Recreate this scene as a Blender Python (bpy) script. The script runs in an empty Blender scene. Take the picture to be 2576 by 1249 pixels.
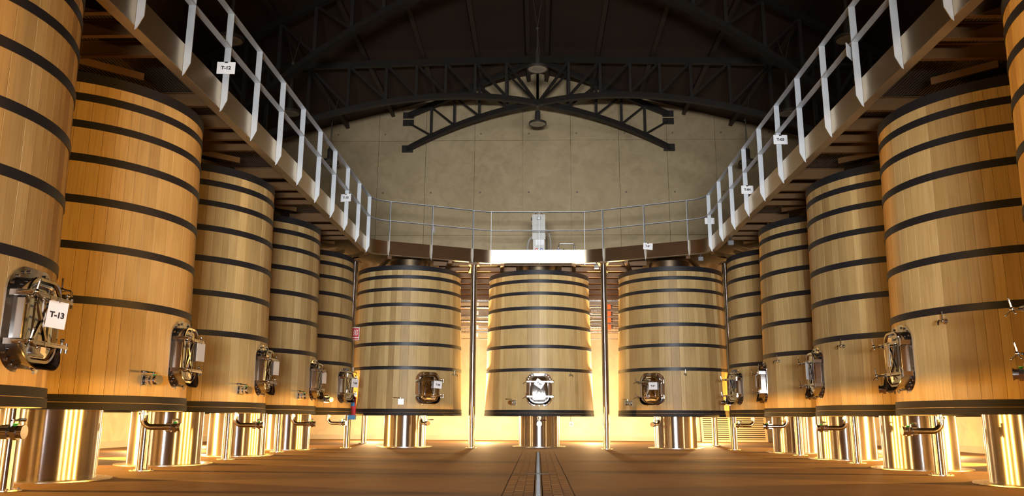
import bpy, bmesh, math, random
from math import sin, cos, pi, radians, sqrt, atan2, tan
from mathutils import Vector, Matrix
random.seed(11)
sc = bpy.context.scene
COL = sc.collection

# ------------------------------------------------------------------ camera
cam_d = bpy.data.cameras.new('camera'); cam = bpy.data.objects.new('camera', cam_d); COL.objects.link(cam)
ya, pt, ro = radians(1.905), radians(12.147), radians(0.3)
F = Vector((-sin(ya)*cos(pt), cos(ya)*cos(pt), sin(pt)))
R0 = Vector((cos(ya), sin(ya), 0)); U0 = R0.cross(F)
RR = cos(ro)*R0 + sin(ro)*U0; UU = cos(ro)*U0 - sin(ro)*R0
cam.matrix_world = Matrix(((RR.x, UU.x, -F.x, 0), (RR.y, UU.y, -F.y, 0), (RR.z, UU.z, -F.z, 0.8), (0, 0, 0, 1)))
cam_d.sensor_width = 36.0; cam_d.lens = 2000/2576*36; cam_d.clip_end = 200
sc.camera = cam

# ------------------------------------------------------------------ world, lights, exposure
w = bpy.data.worlds.new('world'); sc.world = w; w.use_nodes = True
w.node_tree.nodes['Background'].inputs[0].default_value = (1.0, 0.93, 0.82, 1)
w.node_tree.nodes['Background'].inputs[1].default_value = 0.02
vs = sc.view_settings
vs.view_transform = 'Standard'; vs.look = 'None'; vs.gamma = 1.0; vs.use_curve_mapping = False; vs.exposure = 0.0
sc.cycles.use_denoising = True; sc.cycles.sample_clamp_indirect = 5

def area(name, loc, target, sx, sy, power, color, spread=180):
    l = bpy.data.lights.new(name, 'AREA'); l.shape = 'RECTANGLE'; l.size = sx; l.size_y = sy
    l.energy = power; l.color = color; l.spread = radians(spread)
    o = bpy.data.objects.new(name, l); COL.objects.link(o); o.location = loc
    o.rotation_euler = (Vector(target)-Vector(loc)).to_track_quat('-Z', 'Y').to_euler()
    return o
def point(name, loc, power, color, rad=0.08):
    l = bpy.data.lights.new(name, 'POINT'); l.energy = power; l.color = color; l.shadow_soft_size = rad
    o = bpy.data.objects.new(name, l); COL.objects.link(o); o.location = loc
    return o
WARM = (1.0, 0.64, 0.29); AMBER = (1.0, 0.46, 0.07)
# unseen key light behind the camera, beam shaped for the end tanks; gable light higher
area('front_key_light', (0, -5.5, 0.9), (0, 24, 4.5), 4.0, 0.7, 520, (0.97, 0.99, 1.03), 46)
area('gable_light', (0, -9.0, 12.6), (0, 28, 10.5), 6.0, 1.2, 140, (0.98, 0.95, 0.90), 80)
# warm flood lamps standing on the floor behind the tanks, along the side walls and the end wall
for x in (-5.9, -1.95, 1.95, 5.9):
    point('flood_lamp', (x, 28.9, 0.72), 680, WARM)
def spot_lamp(name, loc, target, power, color, ang, blend=.7, rad=.1):
    l = bpy.data.lights.new(name, 'SPOT'); l.energy = power; l.color = color; l.spot_size = radians(ang); l.spot_blend = blend; l.shadow_soft_size = rad
    o = bpy.data.objects.new(name, l); COL.objects.link(o); o.location = loc
    o.rotation_euler = (Vector(target)-Vector(loc)).to_track_quat('-Z', 'Y').to_euler()
for y in (5.0, 8.6, 12.35, 15.85, 19.4, 23.0):
    for s in (-1, 1):
        point('wall_lamp', (9.6*s, y, 0.40), 240, WARM)
        spot_lamp('flood_lamp', (9.9*s, y+.2, .70), (4.0*s, y+.2, .0), 4500, AMBER, 52, .25, .05)
for s in (-1, 1):       # fill spots added out of view to warm the opposite tank rows
    spot_lamp('row_fill_spot', (9.9*s, 1.6, .8), (-5.2*s, 15.5, 4.6), 2400, (1.0, .60, .20), 56, .9, .1)
    spot_lamp('row_fill_spot', (9.9*s, 1.9, .7), (-5.0*s, 5.6, 2.4), 2300, AMBER, 36, .9, .1)
for s in (-1, 1):       # uplights aimed at the flanks of the middle tank
    spot_lamp('tank_uplight', (2.1*s+.03, 24.85, .15), (1.55*s+.03, 24.35, 2.75), 26000, (1.0, .80, .50), 44)

# ------------------------------------------------------------------ materials
def mat(name):
    m = bpy.data.materials.new(name); m.use_nodes = True
    n = m.node_tree.nodes; b = n['Principled BSDF']
    return m, m.node_tree, b
def simple(name, col, rough=.5, metal=0., spec=None, bump=0, bscale=60, var=0, vscale=(3, 3, 3)):
    m, t, b = mat(name)
    b.inputs['Base Color'].default_value = (*col, 1); b.inputs['Roughness'].default_value = rough; b.inputs['Metallic'].default_value = metal
    if spec is not None: b.inputs['Specular IOR Level'].default_value = spec
    L = t.links; N = t.nodes
    tc = N.new('ShaderNodeTexCoord')
    if var:
        mp = N.new('ShaderNodeMapping'); mp.inputs['Scale'].default_value = vscale
        nz = N.new('ShaderNodeTexNoise'); nz.inputs['Scale'].default_value = 1; nz.inputs['Detail'].default_value = 6
        L.new(tc.outputs['Object'], mp.inputs[0]); L.new(mp.outputs[0], nz.inputs[0])
        mx = N.new('ShaderNodeMix'); mx.data_type = 'RGBA'
        mx.inputs[6].default_value = (*[c*(1-var) for c in col], 1); mx.inputs[7].default_value = (*[min(1, c*(1+var)) for c in col], 1)
        L.new(nz.outputs[0], mx.inputs[0]); L.new(mx.outputs[2], b.inputs['Base Color'])
    if bump:
        nb = N.new('ShaderNodeTexNoise'); nb.inputs['Scale'].default_value = bscale; nb.inputs['Detail'].default_value = 4
        L.new(tc.outputs['Object'], nb.inputs[0])
        bp = N.new('ShaderNodeBump'); bp.inputs['Strength'].default_value = bump; bp.inputs['Distance'].default_value = .01
        L.new(nb.outputs[0], bp.inputs['Height']); L.new(bp.outputs[0], b.inputs['Normal'])
    return m
def ramp(N, stops):
    r = N.new('ShaderNodeValToRGB'); e = r.color_ramp.elements
    e[0].position, e[0].color = stops[0][0], (*stops[0][1], 1)
    e[1].position, e[1].color = stops[-1][0], (*stops[-1][1], 1)
    for p_, c in stops[1:-1]:
        k = e.new(p_); k.color = (*c, 1)
    return r

def wood_mat():
    m, t, b = mat('oak_stave'); N, L = t.nodes, t.links
    tc = N.new('ShaderNodeTexCoord'); oi = N.new('ShaderNodeObjectInfo')
    off = N.new('ShaderNodeVectorMath'); off.operation = 'SCALE'; off.inputs[0].default_value = (37, 53, 71); L.new(oi.outputs['Random'], off.inputs['Scale'])
    ad = N.new('ShaderNodeVectorMath'); L.new(tc.outputs['Object'], ad.inputs[0]); L.new(off.outputs[0], ad.inputs[1])
    mp = N.new('ShaderNodeMapping'); mp.inputs['Scale'].default_value = (55, 55, 1.3); L.new(ad.outputs[0], mp.inputs[0])
    g = N.new('ShaderNodeTexNoise'); g.inputs['Scale'].default_value = 1; g.inputs['Detail'].default_value = 5; L.new(mp.outputs[0], g.inputs[0])
    mp2 = N.new('ShaderNodeMapping'); mp2.inputs['Scale'].default_value = (2.6, 2.6, 1.1); L.new(ad.outputs[0], mp2.inputs[0])
    g2 = N.new('ShaderNodeTexNoise'); g2.inputs['Scale'].default_value = 1; g2.inputs['Detail'].default_value = 5; L.new(mp2.outputs[0], g2.inputs[0])
    r1 = ramp(N, [(0, (.35, .230, .088)), (.3, (.43, .297, .118)), (.7, (.50, .355, .148)), (1, (.57, .425, .190))]); L.new(oi.outputs['Random'], r1.inputs[0])
    r2 = ramp(N, [(.25, (.66, .60, .52)), (.55, (1, 1, 1)), (.8, (1.1, 1.08, 1.02))]); L.new(g.outputs[0], r2.inputs[0])
    r3 = ramp(N, [(.25, (.74, .70, .62)), (.5, (1, 1, 1)), (.75, (1.08, 1.06, 1.03))]); L.new(g2.outputs[0], r3.inputs[0])
    m1 = N.new('ShaderNodeMix'); m1.data_type = 'RGBA'; m1.blend_type = 'MULTIPLY'; m1.inputs[0].default_value = .55
    L.new(r1.outputs[0], m1.inputs[6]); L.new(r2.outputs[0], m1.inputs[7])
    m2 = N.new('ShaderNodeMix'); m2.data_type = 'RGBA'; m2.blend_type = 'MULTIPLY'; m2.inputs[0].default_value = .7
    L.new(m1.outputs[2], m2.inputs[6]); L.new(r3.outputs[0], m2.inputs[7]); L.new(m2.outputs[2], b.inputs['Base Color'])
    b.inputs['Roughness'].default_value = .48; b.inputs['Specular IOR Level'].default_value = .35
    bp = N.new('ShaderNodeBump'); bp.inputs['Strength'].default_value = .12; bp.inputs['Distance'].default_value = .004
    L.new(g.outputs[0], bp.inputs['Height']); L.new(bp.outputs[0], b.inputs['Normal'])
    return m
def steel_mat(name, col=(.66, .65, .63), rough=.2, brush=(2, 2, 60), amt=.12, aniso=0):
    m, t, b = mat(name); N, L = t.nodes, t.links
    b.inputs['Metallic'].default_value = 1; b.inputs['Base Color'].default_value = (*col, 1)
    tc = N.new('ShaderNodeTexCoord'); mp = N.new('ShaderNodeMapping'); mp.inputs['Scale'].default_value = brush
    nz = N.new('ShaderNodeTexNoise'); nz.inputs['Scale'].default_value = 1; nz.inputs['Detail'].default_value = 4
    L.new(tc.outputs['Object'], mp.inputs[0]); L.new(mp.outputs[0], nz.inputs[0])
    mr = N.new('ShaderNodeMapRange'); mr.inputs['To Min'].default_value = max(.02, rough-amt); mr.inputs['To Max'].default_value = rough+amt
    L.new(nz.outputs[0], mr.inputs[0]); L.new(mr.outputs[0], b.inputs['Roughness'])
    if aniso:      # brushed round the axis, so reflections smear upwards
        tg = N.new('ShaderNodeTangent'); tg.direction_type = 'RADIAL'; tg.axis = 'Z'; L.new(tg.outputs[0], b.inputs['Tangent'])
        b.inputs['Anisotropic'].default_value = aniso; b.inputs['Anisotropic Rotation'].default_value = .25
    return m
def concrete_mat(name, c0, c1, rough=.75, bump=.25, scale=.45):
    m, t, b = mat(name); N, L = t.nodes, t.links
    tc = N.new('ShaderNodeTexCoord')
    n1 = N.new('ShaderNodeTexNoise'); n1.inputs['Scale'].default_value = scale; n1.inputs['Detail'].default_value = 8; n1.inputs['Roughness'].default_value = .62; n1.inputs['Distortion'].default_value = .6
    L.new(tc.outputs['Object'], n1.inputs[0])
    n2 = N.new('ShaderNodeTexNoise'); n2.inputs['Scale'].default_value = 2.2; n2.inputs['Detail'].default_value = 8; n2.inputs['Distortion'].default_value = 1.2
    L.new(tc.outputs['Object'], n2.inputs[0])
    r = ramp(N, [(.32, c0), (.68, c1)]); L.new(n1.outputs[0], r.inputs[0])
    r2 = ramp(N, [(.3, (.82, .8, .77)), (.6, (1.02, 1.02, 1.0))]); L.new(n2.outputs[0], r2.inputs[0])
    mx = N.new('ShaderNodeMix'); mx.data_type = 'RGBA'; mx.blend_type = 'MULTIPLY'; mx.inputs[0].default_value = .7
    L.new(r.outputs[0], mx.inputs[6]); L.new(r2.outputs[0], mx.inputs[7]); L.new(mx.outputs[2], b.inputs['Base Color'])
    b.inputs['Roughness'].default_value = rough
    bp = N.new('ShaderNodeBump'); bp.inputs['Strength'].default_value = bump; bp.inputs['Distance'].default_value = .03
    L.new(n2.outputs[0], bp.inputs['Height']); L.new(bp.outputs[0], b.inputs['Normal'])
    return m
def deck_mat():
    m, t, b = mat('corrugated_deck'); N, L = t.nodes, t.links
    b.inputs['Base Color'].default_value = (.10, .07, .045, 1); b.inputs['Roughness'].default_value = .5; b.inputs['Metallic'].default_value = .4
    tc = N.new('ShaderNodeTexCoord'); wv = N.new('ShaderNodeTexWave'); wv.bands_direction = 'X'; wv.inputs['Scale'].default_value = 7
    L.new(tc.outputs['Object'], wv.inputs[0])
    bp = N.new('ShaderNodeBump'); bp.inputs['Strength'].default_value = .6; bp.inputs['Distance'].default_value = .03
    L.new(wv.outputs[0], bp.inputs['Height']); L.new(bp.outputs[0], b.inputs['Normal'])
    return m
WOOD = wood_mat()
HOOP = simple('black_hoop', (.015, .015, .018), .42, 0, .4, .05, 30)
BAND = simple('black_band', (.012, .0115, .0125), .6, 0, .25, .1, 20, .25)
LIDM = simple('tank_lid', (.05, .04, .03), .6)
STEEL = steel_mat('polished_steel', (.70, .69, .67), .13, (3, 3, 40), .05)
FOOTM = steel_mat('pedestal_steel', (.52, .49, .45), .24, (.6, .6, 30), .03, .93)
NECKM = steel_mat('dark_neck_steel', (.22, .16, .10), .35, (2, 2, 10), .05)
FASCM = steel_mat('brushed_steel', (.62, .51, .36), .36, (.3, .3, 8), .02, .85)
RAILM = simple('galvanised_flat_bar', (.60, .64, .67), .5, .5, None, .05, 40, .12, (6, 6, 6))
DOORM = steel_mat('mirror_steel', (.66, .65, .63), .035, (5, 5, 5), .02)
DARKST = steel_mat('dark_chute_steel', (.30, .29, .28), .16, (5, 5, 5), .05)
IRON = simple('dark_painted_iron', (.030, .025, .021), .5, 0, .3, .05, 20, .2)
PURL = simple('dark_purlin', (.070, .047, .038), .6, 0, .25)
ROOFM = simple('dark_roof_panel', (.080, .052, .040), .8, 0, .15, .1, 3, .25, (.4, .4, .4))
JOIST = simple('rusty_brown_joist', (.13, .066, .022), .42, .3, None, .1, 15, .35, (1.5, 1.5, 1.5))
DECKM = deck_mat()
CONC = concrete_mat('raw_concrete', (.45, .34, .185), (.58, .45, .26))
CONC2 = concrete_mat('plastered_wall', (.50, .42, .30), (.60, .52, .38), .8, .15)
SKIRT = simple('wall_skirting', (.42, .36, .27), .7, 0, None, .1, 20, .15)
FLOORM = concrete_mat('brown_floor', (.125, .059, .013), (.205, .102, .027), .75, .10, .5)
TILEM = concrete_mat('brown_paver', (.12, .057, .013), (.20, .099, .027), .75, .12, 1.2)
LAMPM = simple('pendant_lamp_metal', (.085, .075, .062), .45, .5)
LENS = simple('pendant_lens', (.50, .43, .30), .35)
WHITE = simple('white_card', (.80, .80, .80), .5)
PLASTIC = simple('clear_sleeve', (.70, .68, .66), .12, 0, .6)
INK = simple('black_ink', (.02, .02, .03), .6)
GREEN = simple('green_mark', (.05, .42, .06), .5)
RED = simple('red_paint', (.55, .02, .02), .4)
BLUE = simple('blue_paint', (.03, .20, .45), .4)
DBLUE = simple('blue_hose', (.02, .09, .35), .4)
ORANGE = simple('orange_actuator', (.75, .16, .02), .45)
BLACK = simple('black_plastic', (.02, .02, .02), .4)
GREYP = simple('grey_plastic', (.16, .17, .18), .5)
HOSE = simple('clear_hose', (.34, .32, .28), .3)
CABM = simple('cabinet_steel', (.40, .39, .36), .45, .4)
PIPEM = steel_mat('pipe_steel', (.66, .62, .55), .28, (20, 2, 2), .06)
WLAT = simple('pale_slat', (.55, .42, .24), .6)
CABLE = simple('cable', (.10, .09, .07), .5)

# ------------------------------------------------------------------ mesh helpers
def box(bm, c, s, rot=None):
    m = Matrix.Translation(c) @ (rot.to_4x4() if rot is not None else Matrix.Identity(4)) @ Matrix.Diagonal((*s, 1))
    bmesh.ops.create_cube(bm, size=1, matrix=m)
def frame_of(d):
    d = d.normalized(); up = Vector((0, 0, 1)) if abs(d.z) < .95 else Vector((0, 1, 0))
    x = up.cross(d).normalized(); y = d.cross(x)
    return Matrix((x, y, d)).transposed()
def bar(bm, a, b, wx, wy):
    a, b = Vector(a), Vector(b)
    box(bm, (a+b)/2, (wx, wy, (b-a).length), frame_of(b-a))
def rod(bm, a, b, r, seg=12, r2=None):
    a, b = Vector(a), Vector(b)
    m = Matrix.Translation((a+b)/2) @ frame_of(b-a).to_4x4()
    bmesh.ops.create_cone(bm, cap_ends=True, segments=seg, radius1=r, radius2=r if r2 is None else r2, depth=(b-a).length, matrix=m)
def ball(bm, c, r):
    bmesh.ops.create_uvsphere(bm, u_segments=12, v_segments=8, radius=r, matrix=Matrix.Translation(c))
def tube(bm, pts, r, seg=10, closed=False):
    pts = [Vector(p_) for p_ in pts]; n = len(pts); rings = []; prev = None
    for i in range(n):
        if closed: d = pts[(i+1) % n]-pts[i-1]
        else: d = pts[min(i+1, n-1)]-pts[max(i-1, 0)]
        d.normalize()
        if prev is None: x = frame_of(d).col[0].copy()
        else: x = (prev - d*prev.dot(d)).normalized()
        prev = x; y = d.cross(x)
        rings.append([bm.verts.new(pts[i]+r*(cos(2*pi*k/seg)*x+sin(2*pi*k/seg)*y)) for k in range(seg)])
    for i in range(n if closed else n-1):
        A, B = rings[i], rings[(i+1) % n]
        for k in range(seg): bm.faces.new((A[k], A[(k+1) % seg], B[(k+1) % seg], B[k]))
    if not closed:
        bm.faces.new(rings[0][::-1]); bm.faces.new(rings[-1])
def lathe(bm, prof, seg=48, cap=False, loc=(0, 0, 0)):
    rings = []
    for r, z in prof:
        rings.append([bm.verts.new((loc[0]+r*cos(2*pi*k/seg), loc[1]+r*sin(2*pi*k/seg), loc[2]+z)) for k in range(seg)])
    for A, B in zip(rings, rings[1:]):
        for k in range(seg): bm.faces.new((A[k], A[(k+1) % seg], B[(k+1) % seg], B[k]))
    if cap:
        bm.faces.new(rings[0][::-1]); bm.faces.new(rings[-1])
def loft(bm, loops, cap0=False, cap1=False, closed=True):
    R = [[bm.verts.new(p_) for p_ in l] for l in loops]
    n = len(R[0])
    for A, B in zip(R, R[1:]):
        for k in range(n if closed else n-1): bm.faces.new((A[k], A[(k+1) % n], B[(k+1) % n], B[k]))
    if cap0: bm.faces.new(R[0][::-1])
    if cap1: bm.faces.new(R[-1])
def mesh_of(bm, name, m, smooth=False):
    me = bpy.data.meshes.new(name); bmesh.ops.recalc_face_normals(bm, faces=bm.faces[:]); bm.to_mesh(me); bm.free()
    me.materials.append(m)
    if smooth:
        me.polygons.foreach_set('use_smooth', [True]*len(me.polygons))
        try: me.set_sharp_from_angle(angle=radians(38))
        except Exception: pass
    return me
def obj(name, bm, m, parent=None, smooth=False, loc=None, kind=None):
    me = bm if isinstance(bm, bpy.types.Mesh) else mesh_of(bm, name, m, smooth)
    o = bpy.data.objects.new(name, me); COL.objects.link(o)
    if parent: o.parent = parent
    if loc: o.location = loc
    if kind: o['kind'] = kind
    return o
def thing(name, label, cat, loc=(0, 0, 0), rz=0, group=None):
    o = bpy.data.objects.new(name, None); COL.objects.link(o); o.location = loc; o.rotation_euler = (0, 0, rz)
    tag(o, label, cat, group); return o
def tag(o, label, cat, group=None):
    o['label'] = label; o['category'] = cat
    if group: o['group'] = group
    return o
def B(): return bmesh.new()
def kids(o): return [c for c in bpy.data.objects if c.parent is o]
def copy_tree(o, parent=None, tree=None):
    c = o.copy(); COL.objects.link(c)
    if parent is not None: c.parent = parent
    for ch in tree[o]: copy_tree(ch, c, tree)
    return c
def tree_of(root):
    t = {o: [] for o in bpy.data.objects}
    for o in bpy.data.objects:
        if o.parent is not None: t[o.parent].append(o)
    return t
def text_mesh(s, size, m, extrude=.001, bold=.0):
    cu = bpy.data.curves.new('lettering', 'FONT'); cu.body = s; cu.size = size; cu.extrude = extrude; cu.offset = bold
    cu.align_x = 'CENTER'; cu.align_y = 'CENTER'
    o = bpy.data.objects.new('lettering', cu); COL.objects.link(o)
    dg = bpy.context.evaluated_depsgraph_get(); me = bpy.data.meshes.new_from_object(o.evaluated_get(dg))
    bpy.data.objects.remove(o); bpy.data.curves.remove(cu)
    me.materials.clear(); me.materials.append(m)
    return me

# ------------------------------------------------------------------ setting
WX, WY, YF = 11.3, 31.4, -10.0
def roof_z(x): return 15.16-.268*abs(x)
def struct(name, bm, m, parent=None, **k):
    o = obj(name, bm, m, parent, **k)
    if parent is None: o['kind'] = 'structure'
    return o
# floor: base slab left open along the drain, pavers beside the drain
bm = B(); box(bm, (-(WX+.5)/2-.2, 10.8, -.1), (WX+.1, 42.4, .2)); box(bm, ((WX+.5)/2+.2, 10.8, -.1), (WX+.1, 42.4, .2))
box(bm, (0, 10.8, -.18), (.8, 42.4, .06)); box(bm, (-.235, 14, -.08), (.37, 14, .15)); box(bm, (.235, 14, -.08), (.37, 14, .15)); box(bm, (0, -.3, -.1), (.8, 15, .2)); box(bm, (0, 27, -.1), (.8, 12.6, .2))
floor = struct('floor', bm, FLOORM)
tw, tl = .112, .30
bm = B(); box(bm, (0, 0, -.01), (tw-.005, tl-.006, .02)); bmesh.ops.bevel(bm, geom=[e for e in bm.edges], offset=.003, segments=1, affect='EDGES')
tile_me = mesh_of(bm, 'floor_tile', TILEM)
for side in (-1, 1):
    for c in range(3):
        y = 7.2 + (.15 if c % 2 else 0)
        while y < 20.7:
            o = obj('floor_tile', tile_me, None, floor, loc=(side*(.05+tw/2+c*tw), y+tl/2, .001+random.uniform(-.0015, .0015)))
            y += tl
# drain channel
ch = thing('drain_channel', 'narrow metal floor drain running up the middle of the floor', 'drain', (0, 13.95, 0))
for s in (-1, 1):
    bm = B(); box(bm, (s*.034, 0, -.02), (.010, 13.4, .044)); obj('edge_rail', bm, simple('worn_edge_steel', (.20, .15, .10), .6, .2), ch)
bm = B(); box(bm, (0, 0, -.06), (.055, 13.4, .02)); obj('channel_bed', bm, BLACK, ch)
bm = B()
y = -6.6
while y < 6.6:
    box(bm, (0, y, -.012), (.05, .02, .012)); y += .10
obj('grate_bar', bm, BLACK, ch, kind='stuff')
bm = B(); box(bm, (0, -1.6, -.001), (.34, .06, .012)); obj('cross_grate', bm, IRON, ch)

# end wall in cast panels
wall_back = struct('wall_back', (lambda b: (box(b, (0, WY+.27, 6), (2*WX+1, .3, 12)), b)[1])(B()), CONC)
xs = [-11.3, -8.62, -6.64, -4.66, -2.62, -.62, 1.36, 3.36, 5.34, 7.32, 9.3, 11.3]
zs = [5.4, 8.1, 12.15, 15.3]
for x0, x1 in zip(xs, xs[1:]):
    for z0, z1 in zip(zs, zs[1:]):
        g = .006
        a0, a1 = x0+g, x1-g
        cut = lambda z, x: min(z, roof_z(x)+.05)
        px = [a0, a1]
        if a0 < 0 < a1: px = [a0, 0, a1]
        top = [(x, cut(z1-g, x)) for x in px]
        if all(z <= z0+g+.02 for _, z in top): continue
        top = [(x, max(z, z0+g)) for x, z in top]
        pts = [(a0, z0+g)] + top + [(a1, z0+g)]
        bm = B(); dy = random.uniform(0, .012)
        loft(bm, [[(x, WY+dy, z) for x, z in pts], [(x, WY+.14, z) for x, z in pts]], True, True)
        obj('concrete_panel', bm, CONC, wall_back)
bm = B(); box(bm, (0, WY+.07, 2.7), (2*WX+.6, .13, 5.4)); obj('lower_wall_face', bm, CONC2, wall_back)
bm = B()
for x in xs[1:-1]:
    for z in (6.3, 7.75, 9.0, 11.2, 12.5):
        lathe(bm, [(.012, 0), (.045, 0), (.05, .02), (.012, .012)], 10)
        vs_ = bm.verts[-40:] if False else None
bm.free()
bm = B()
for x in xs[1:-1]:
    for z in (7.05, 9.9, 12.45):
        for dx in (-.0, ):
            m = Matrix.Translation((x+.25, WY-.001, z)) @ Matrix.Rotation(pi/2, 4, 'X')
            bmesh.ops.create_cone(bm, cap_ends=True, segments=12, radius1=.042, radius2=.036, depth=.014, matrix=m)
obj('tie_hole_plug', bm, simple('tie_plug', (.22, .18, .13), .8), wall_back, kind='stuff')
for s, nm in ((-1, 'wall_left'), (1, 'wall_right')):
    bm = B(); box(bm, (s*(WX+.15), 10.7, 6.2), (.3, 42.6, 12.8)); struct(nm, bm, CONC2)
bm = B(); box(bm, (0, YF-.15, 7.6), (2*WX+.6, .3, 15.4)); struct('wall_front', bm, CONC2)
bm = B(); box(bm, (0, WY-.012, .085), (2*WX, .024, .17)); struct('baseboard_back', bm, SKIRT)
for s, nm in ((-1, 'baseboard_left'), (1, 'baseboard_right')):
    bm = B(); box(bm, (s*(WX-.012), 10.5, .085), (.024, 41, .17)); struct(nm, bm, SKIRT)
# roof with purlins
bm = B()
P = [(-WX-.3, roof_z(WX+.3)), (0, roof_z(0)), (WX+.3, roof_z(WX+.3))]
prof = [(x, z) for x, z in P]+[(x, z+.2) for x, z in P[::-1]]
loft(bm, [[(x, YF-.2, z) for x, z in prof], [(x, WY+.4, z) for x, z in prof]], True, True)
ceiling = struct('ceiling', bm, ROOFM)
for s in (-1, 1):
    for k in range(6):
        x = .4 if k == 0 else .4+1.9*k
        bm = B(); box(bm, (0, 0, 0), (.15, WY-YF, .30)); ang = atan2(.268, 1)*s
        o = obj('purlin', bm, PURL, ceiling, loc=(s*x, (WY+YF)/2, roof_z(x)-.155)); o.rotation_euler = (0, ang, 0)

# ------------------------------------------------------------------ roof trusses
def chord_top(x): return 14.72-.268*abs(x)
def chord_bot(x): return 12.86-.0365*x*x
VX = [1.2, 2.35, 3.4, 4.4, 5.4, 6.6, 7.8, 9.0, 10.2]
def truss(y0, ky, xe, side, label, wall=False):
    t = thing('roof_truss', label, 'truss', (0, y0, 0), 0, 'dark roof trusses')
    P2 = lambda x, z: Vector((side*x, ky*x, z))
    bm = B(); bar(bm, P2(0, chord_top(0)), P2(xe, chord_top(xe)), .16, .22); obj('top_chord', bm, IRON, t)
    bm = B(); n = 14; loops = []
    dirh = Vector((side, ky, 0)).normalized(); nn = Vector((-dirh.y, dirh.x, 0))
    for i in range(n+1):
        x = xe*i/n; c = P2(x, chord_bot(x)); h, ww = .10, .11
        loops.append([c+nn*ww+Vector((0, 0, h)), c-nn*ww+Vector((0, 0, h)), c-nn*ww-Vector((0, 0, h)), c+nn*ww-Vector((0, 0, h))])
    loft(bm, loops, True, True); obj('bottom_chord', bm, IRON, t)
    vx = [v for v in VX if v < xe-.3]
    bpt = lambda x: P2(x, chord_bot(x)+.08); tpt = lambda x: P2(x, chord_top(x)-.08)
    for v in vx:
        bm = B(); bar(bm, bpt(v), tpt(v), .10, .12); obj('vertical', bm, IRON, t)
    pv = [.08]+vx
    for a, b_ in zip(pv, pv[1:]):
        bm = B(); bar(bm, bpt(a), tpt(b_), .085, .085); obj('diagonal', bm, IRON, t)
    last = vx[-1]
    if wall:
        zt = chord_top(xe)
        bm = B(); bar(bm, bpt(last), P2(xe, zt-.32), .085, .085); obj('diagonal', bm, IRON, t)
        for z, h in ((zt, .26), (zt-.33, .26), (chord_bot(xe), .30)):
            bm = B(); box(bm, P2(xe, z)+Vector((0, -.03, 0)), (.46, .05, h)); obj('wall_plate', bm, IRON, t)
    else:
        bm = B(); bar(bm, bpt(last), P2(xe, chord_top(xe)-.1), .085, .085); obj('diagonal', bm, IRON, t)
        bm = B(); bar(bm, P2(xe, chord_bot(xe)), P2(xe, chord_top(xe)), .16, .16); obj('end_post', bm, IRON, t)
    if side < 0 and ky < 0 or wall and side < 0:
        bm = B(); bar(bm, P2(0, chord_bot(0)), P2(0, chord_top(0)), .10, .12); obj('king_post', bm, IRON, t)
    return t
kt = (29.15-23.4)/11.25
for s, nm in ((-1, 'left'), (1, 'right')):
    truss(29.15, (WY-29.15)/5.45, 5.42, s, f'short arched truss half bolted to the end wall, {nm} half', True)
    truss(29.15, -kt, 11.2, s, f'long arched truss half in front of the end wall, {nm} half')
    truss(19.0, (23.4-19.0)/11.25, 11.2, s, f'arched truss half crossing the upper {nm} of the picture, cut off at top')

# ------------------------------------------------------------------ wine tanks
RB, RT, HT, ZB = 1.627, 1.526, 4.187, .88
def rad(z): return RB+(RT-RB)*z/HT
def seg_arc(z0, z1, off, seg=72, inner=.02):
    bm = B(); lathe(bm, [(rad(z0)-inner, z0), (rad(z0)+off, z0), (rad(z1)+off, z1), (rad(z1)-inner, z1), (rad(z0)-inner, z0)], seg)
    bmesh.ops.remove_doubles(bm, verts=bm.verts[:], dist=1e-5); return bm
tank = thing('wine_tank', 'tank', 'wine tank', (0, 0, ZB))
NS = 60
rs = random.Random(5); wd = [rs.choice((.72, .9, 1.0, 1.1, 1.35)) for _ in range(NS)]; tot = sum(wd); a0 = 0
for wv_ in wd:
    da = 2*pi*wv_/tot; bm = B(); e = da*.025; g = .0005
    pr_ = [(-da/2+g, -.06), (-da/2+g, -.0025), (-da/2+e, 0), (0, 0), (da/2-e, 0), (da/2-g, -.0025), (da/2-g, -.06)]
    loft(bm, [[((rad(z)+o_)*cos(a), (rad(z)+o_)*sin(a), z) for a, o_ in pr_] for z in (.02, HT-.01)], True, True)
    o = obj('stave', bm, WOOD, tank); o.rotation_euler = (0, 0, a0+da/2); a0 += da
for z0, z1 in ((4.05, HT), (3.805, 3.905), (3.45, 3.545), (3.01, 3.11), (2.48, 2.58), (1.905, 2.0), (1.245, 1.337)):
    obj('hoop', seg_arc(z0, z1, .010), HOOP, tank, True)
obj('bottom_band', seg_arc(.0, .083, .020), BAND, tank, True); obj('bottom_band', seg_arc(.088, .175, .014), BAND, tank, True)
bm = B(); lathe(bm, [(.005, HT-.10), (RT-.06, HT-.10), (RT-.06, HT-.16), (.005, HT-.16)], 48); obj('lid', bm, LIDM, tank)
bm = B(); lathe(bm, [(.005, .12), (RB-.06, .12), (RB-.06, .05), (.005, .05)], 48); obj('bottom_board', bm, LIDM, tank)
bm = B(); lathe(bm, [(.60, HT-.11), (.60, HT+.36), (.56, HT+.36), (.56, HT-.11)], 48); obj('top_neck', bm, NECKM, tank, True)
bm = B(); lathe(bm, [(.603, -ZB+.012), (.603, .06), (.58, .06), (.58, -ZB+.012)], 96); obj('pedestal', bm, FOOTM, tank, True)
bm = B(); lathe(bm, [(.585, -ZB), (.80, -ZB), (.80, -ZB+.014), (.606, -ZB+.018), (.585, -ZB+.018)], 64); obj('pedestal_flange', bm, PIPEM, tank, True)
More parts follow.
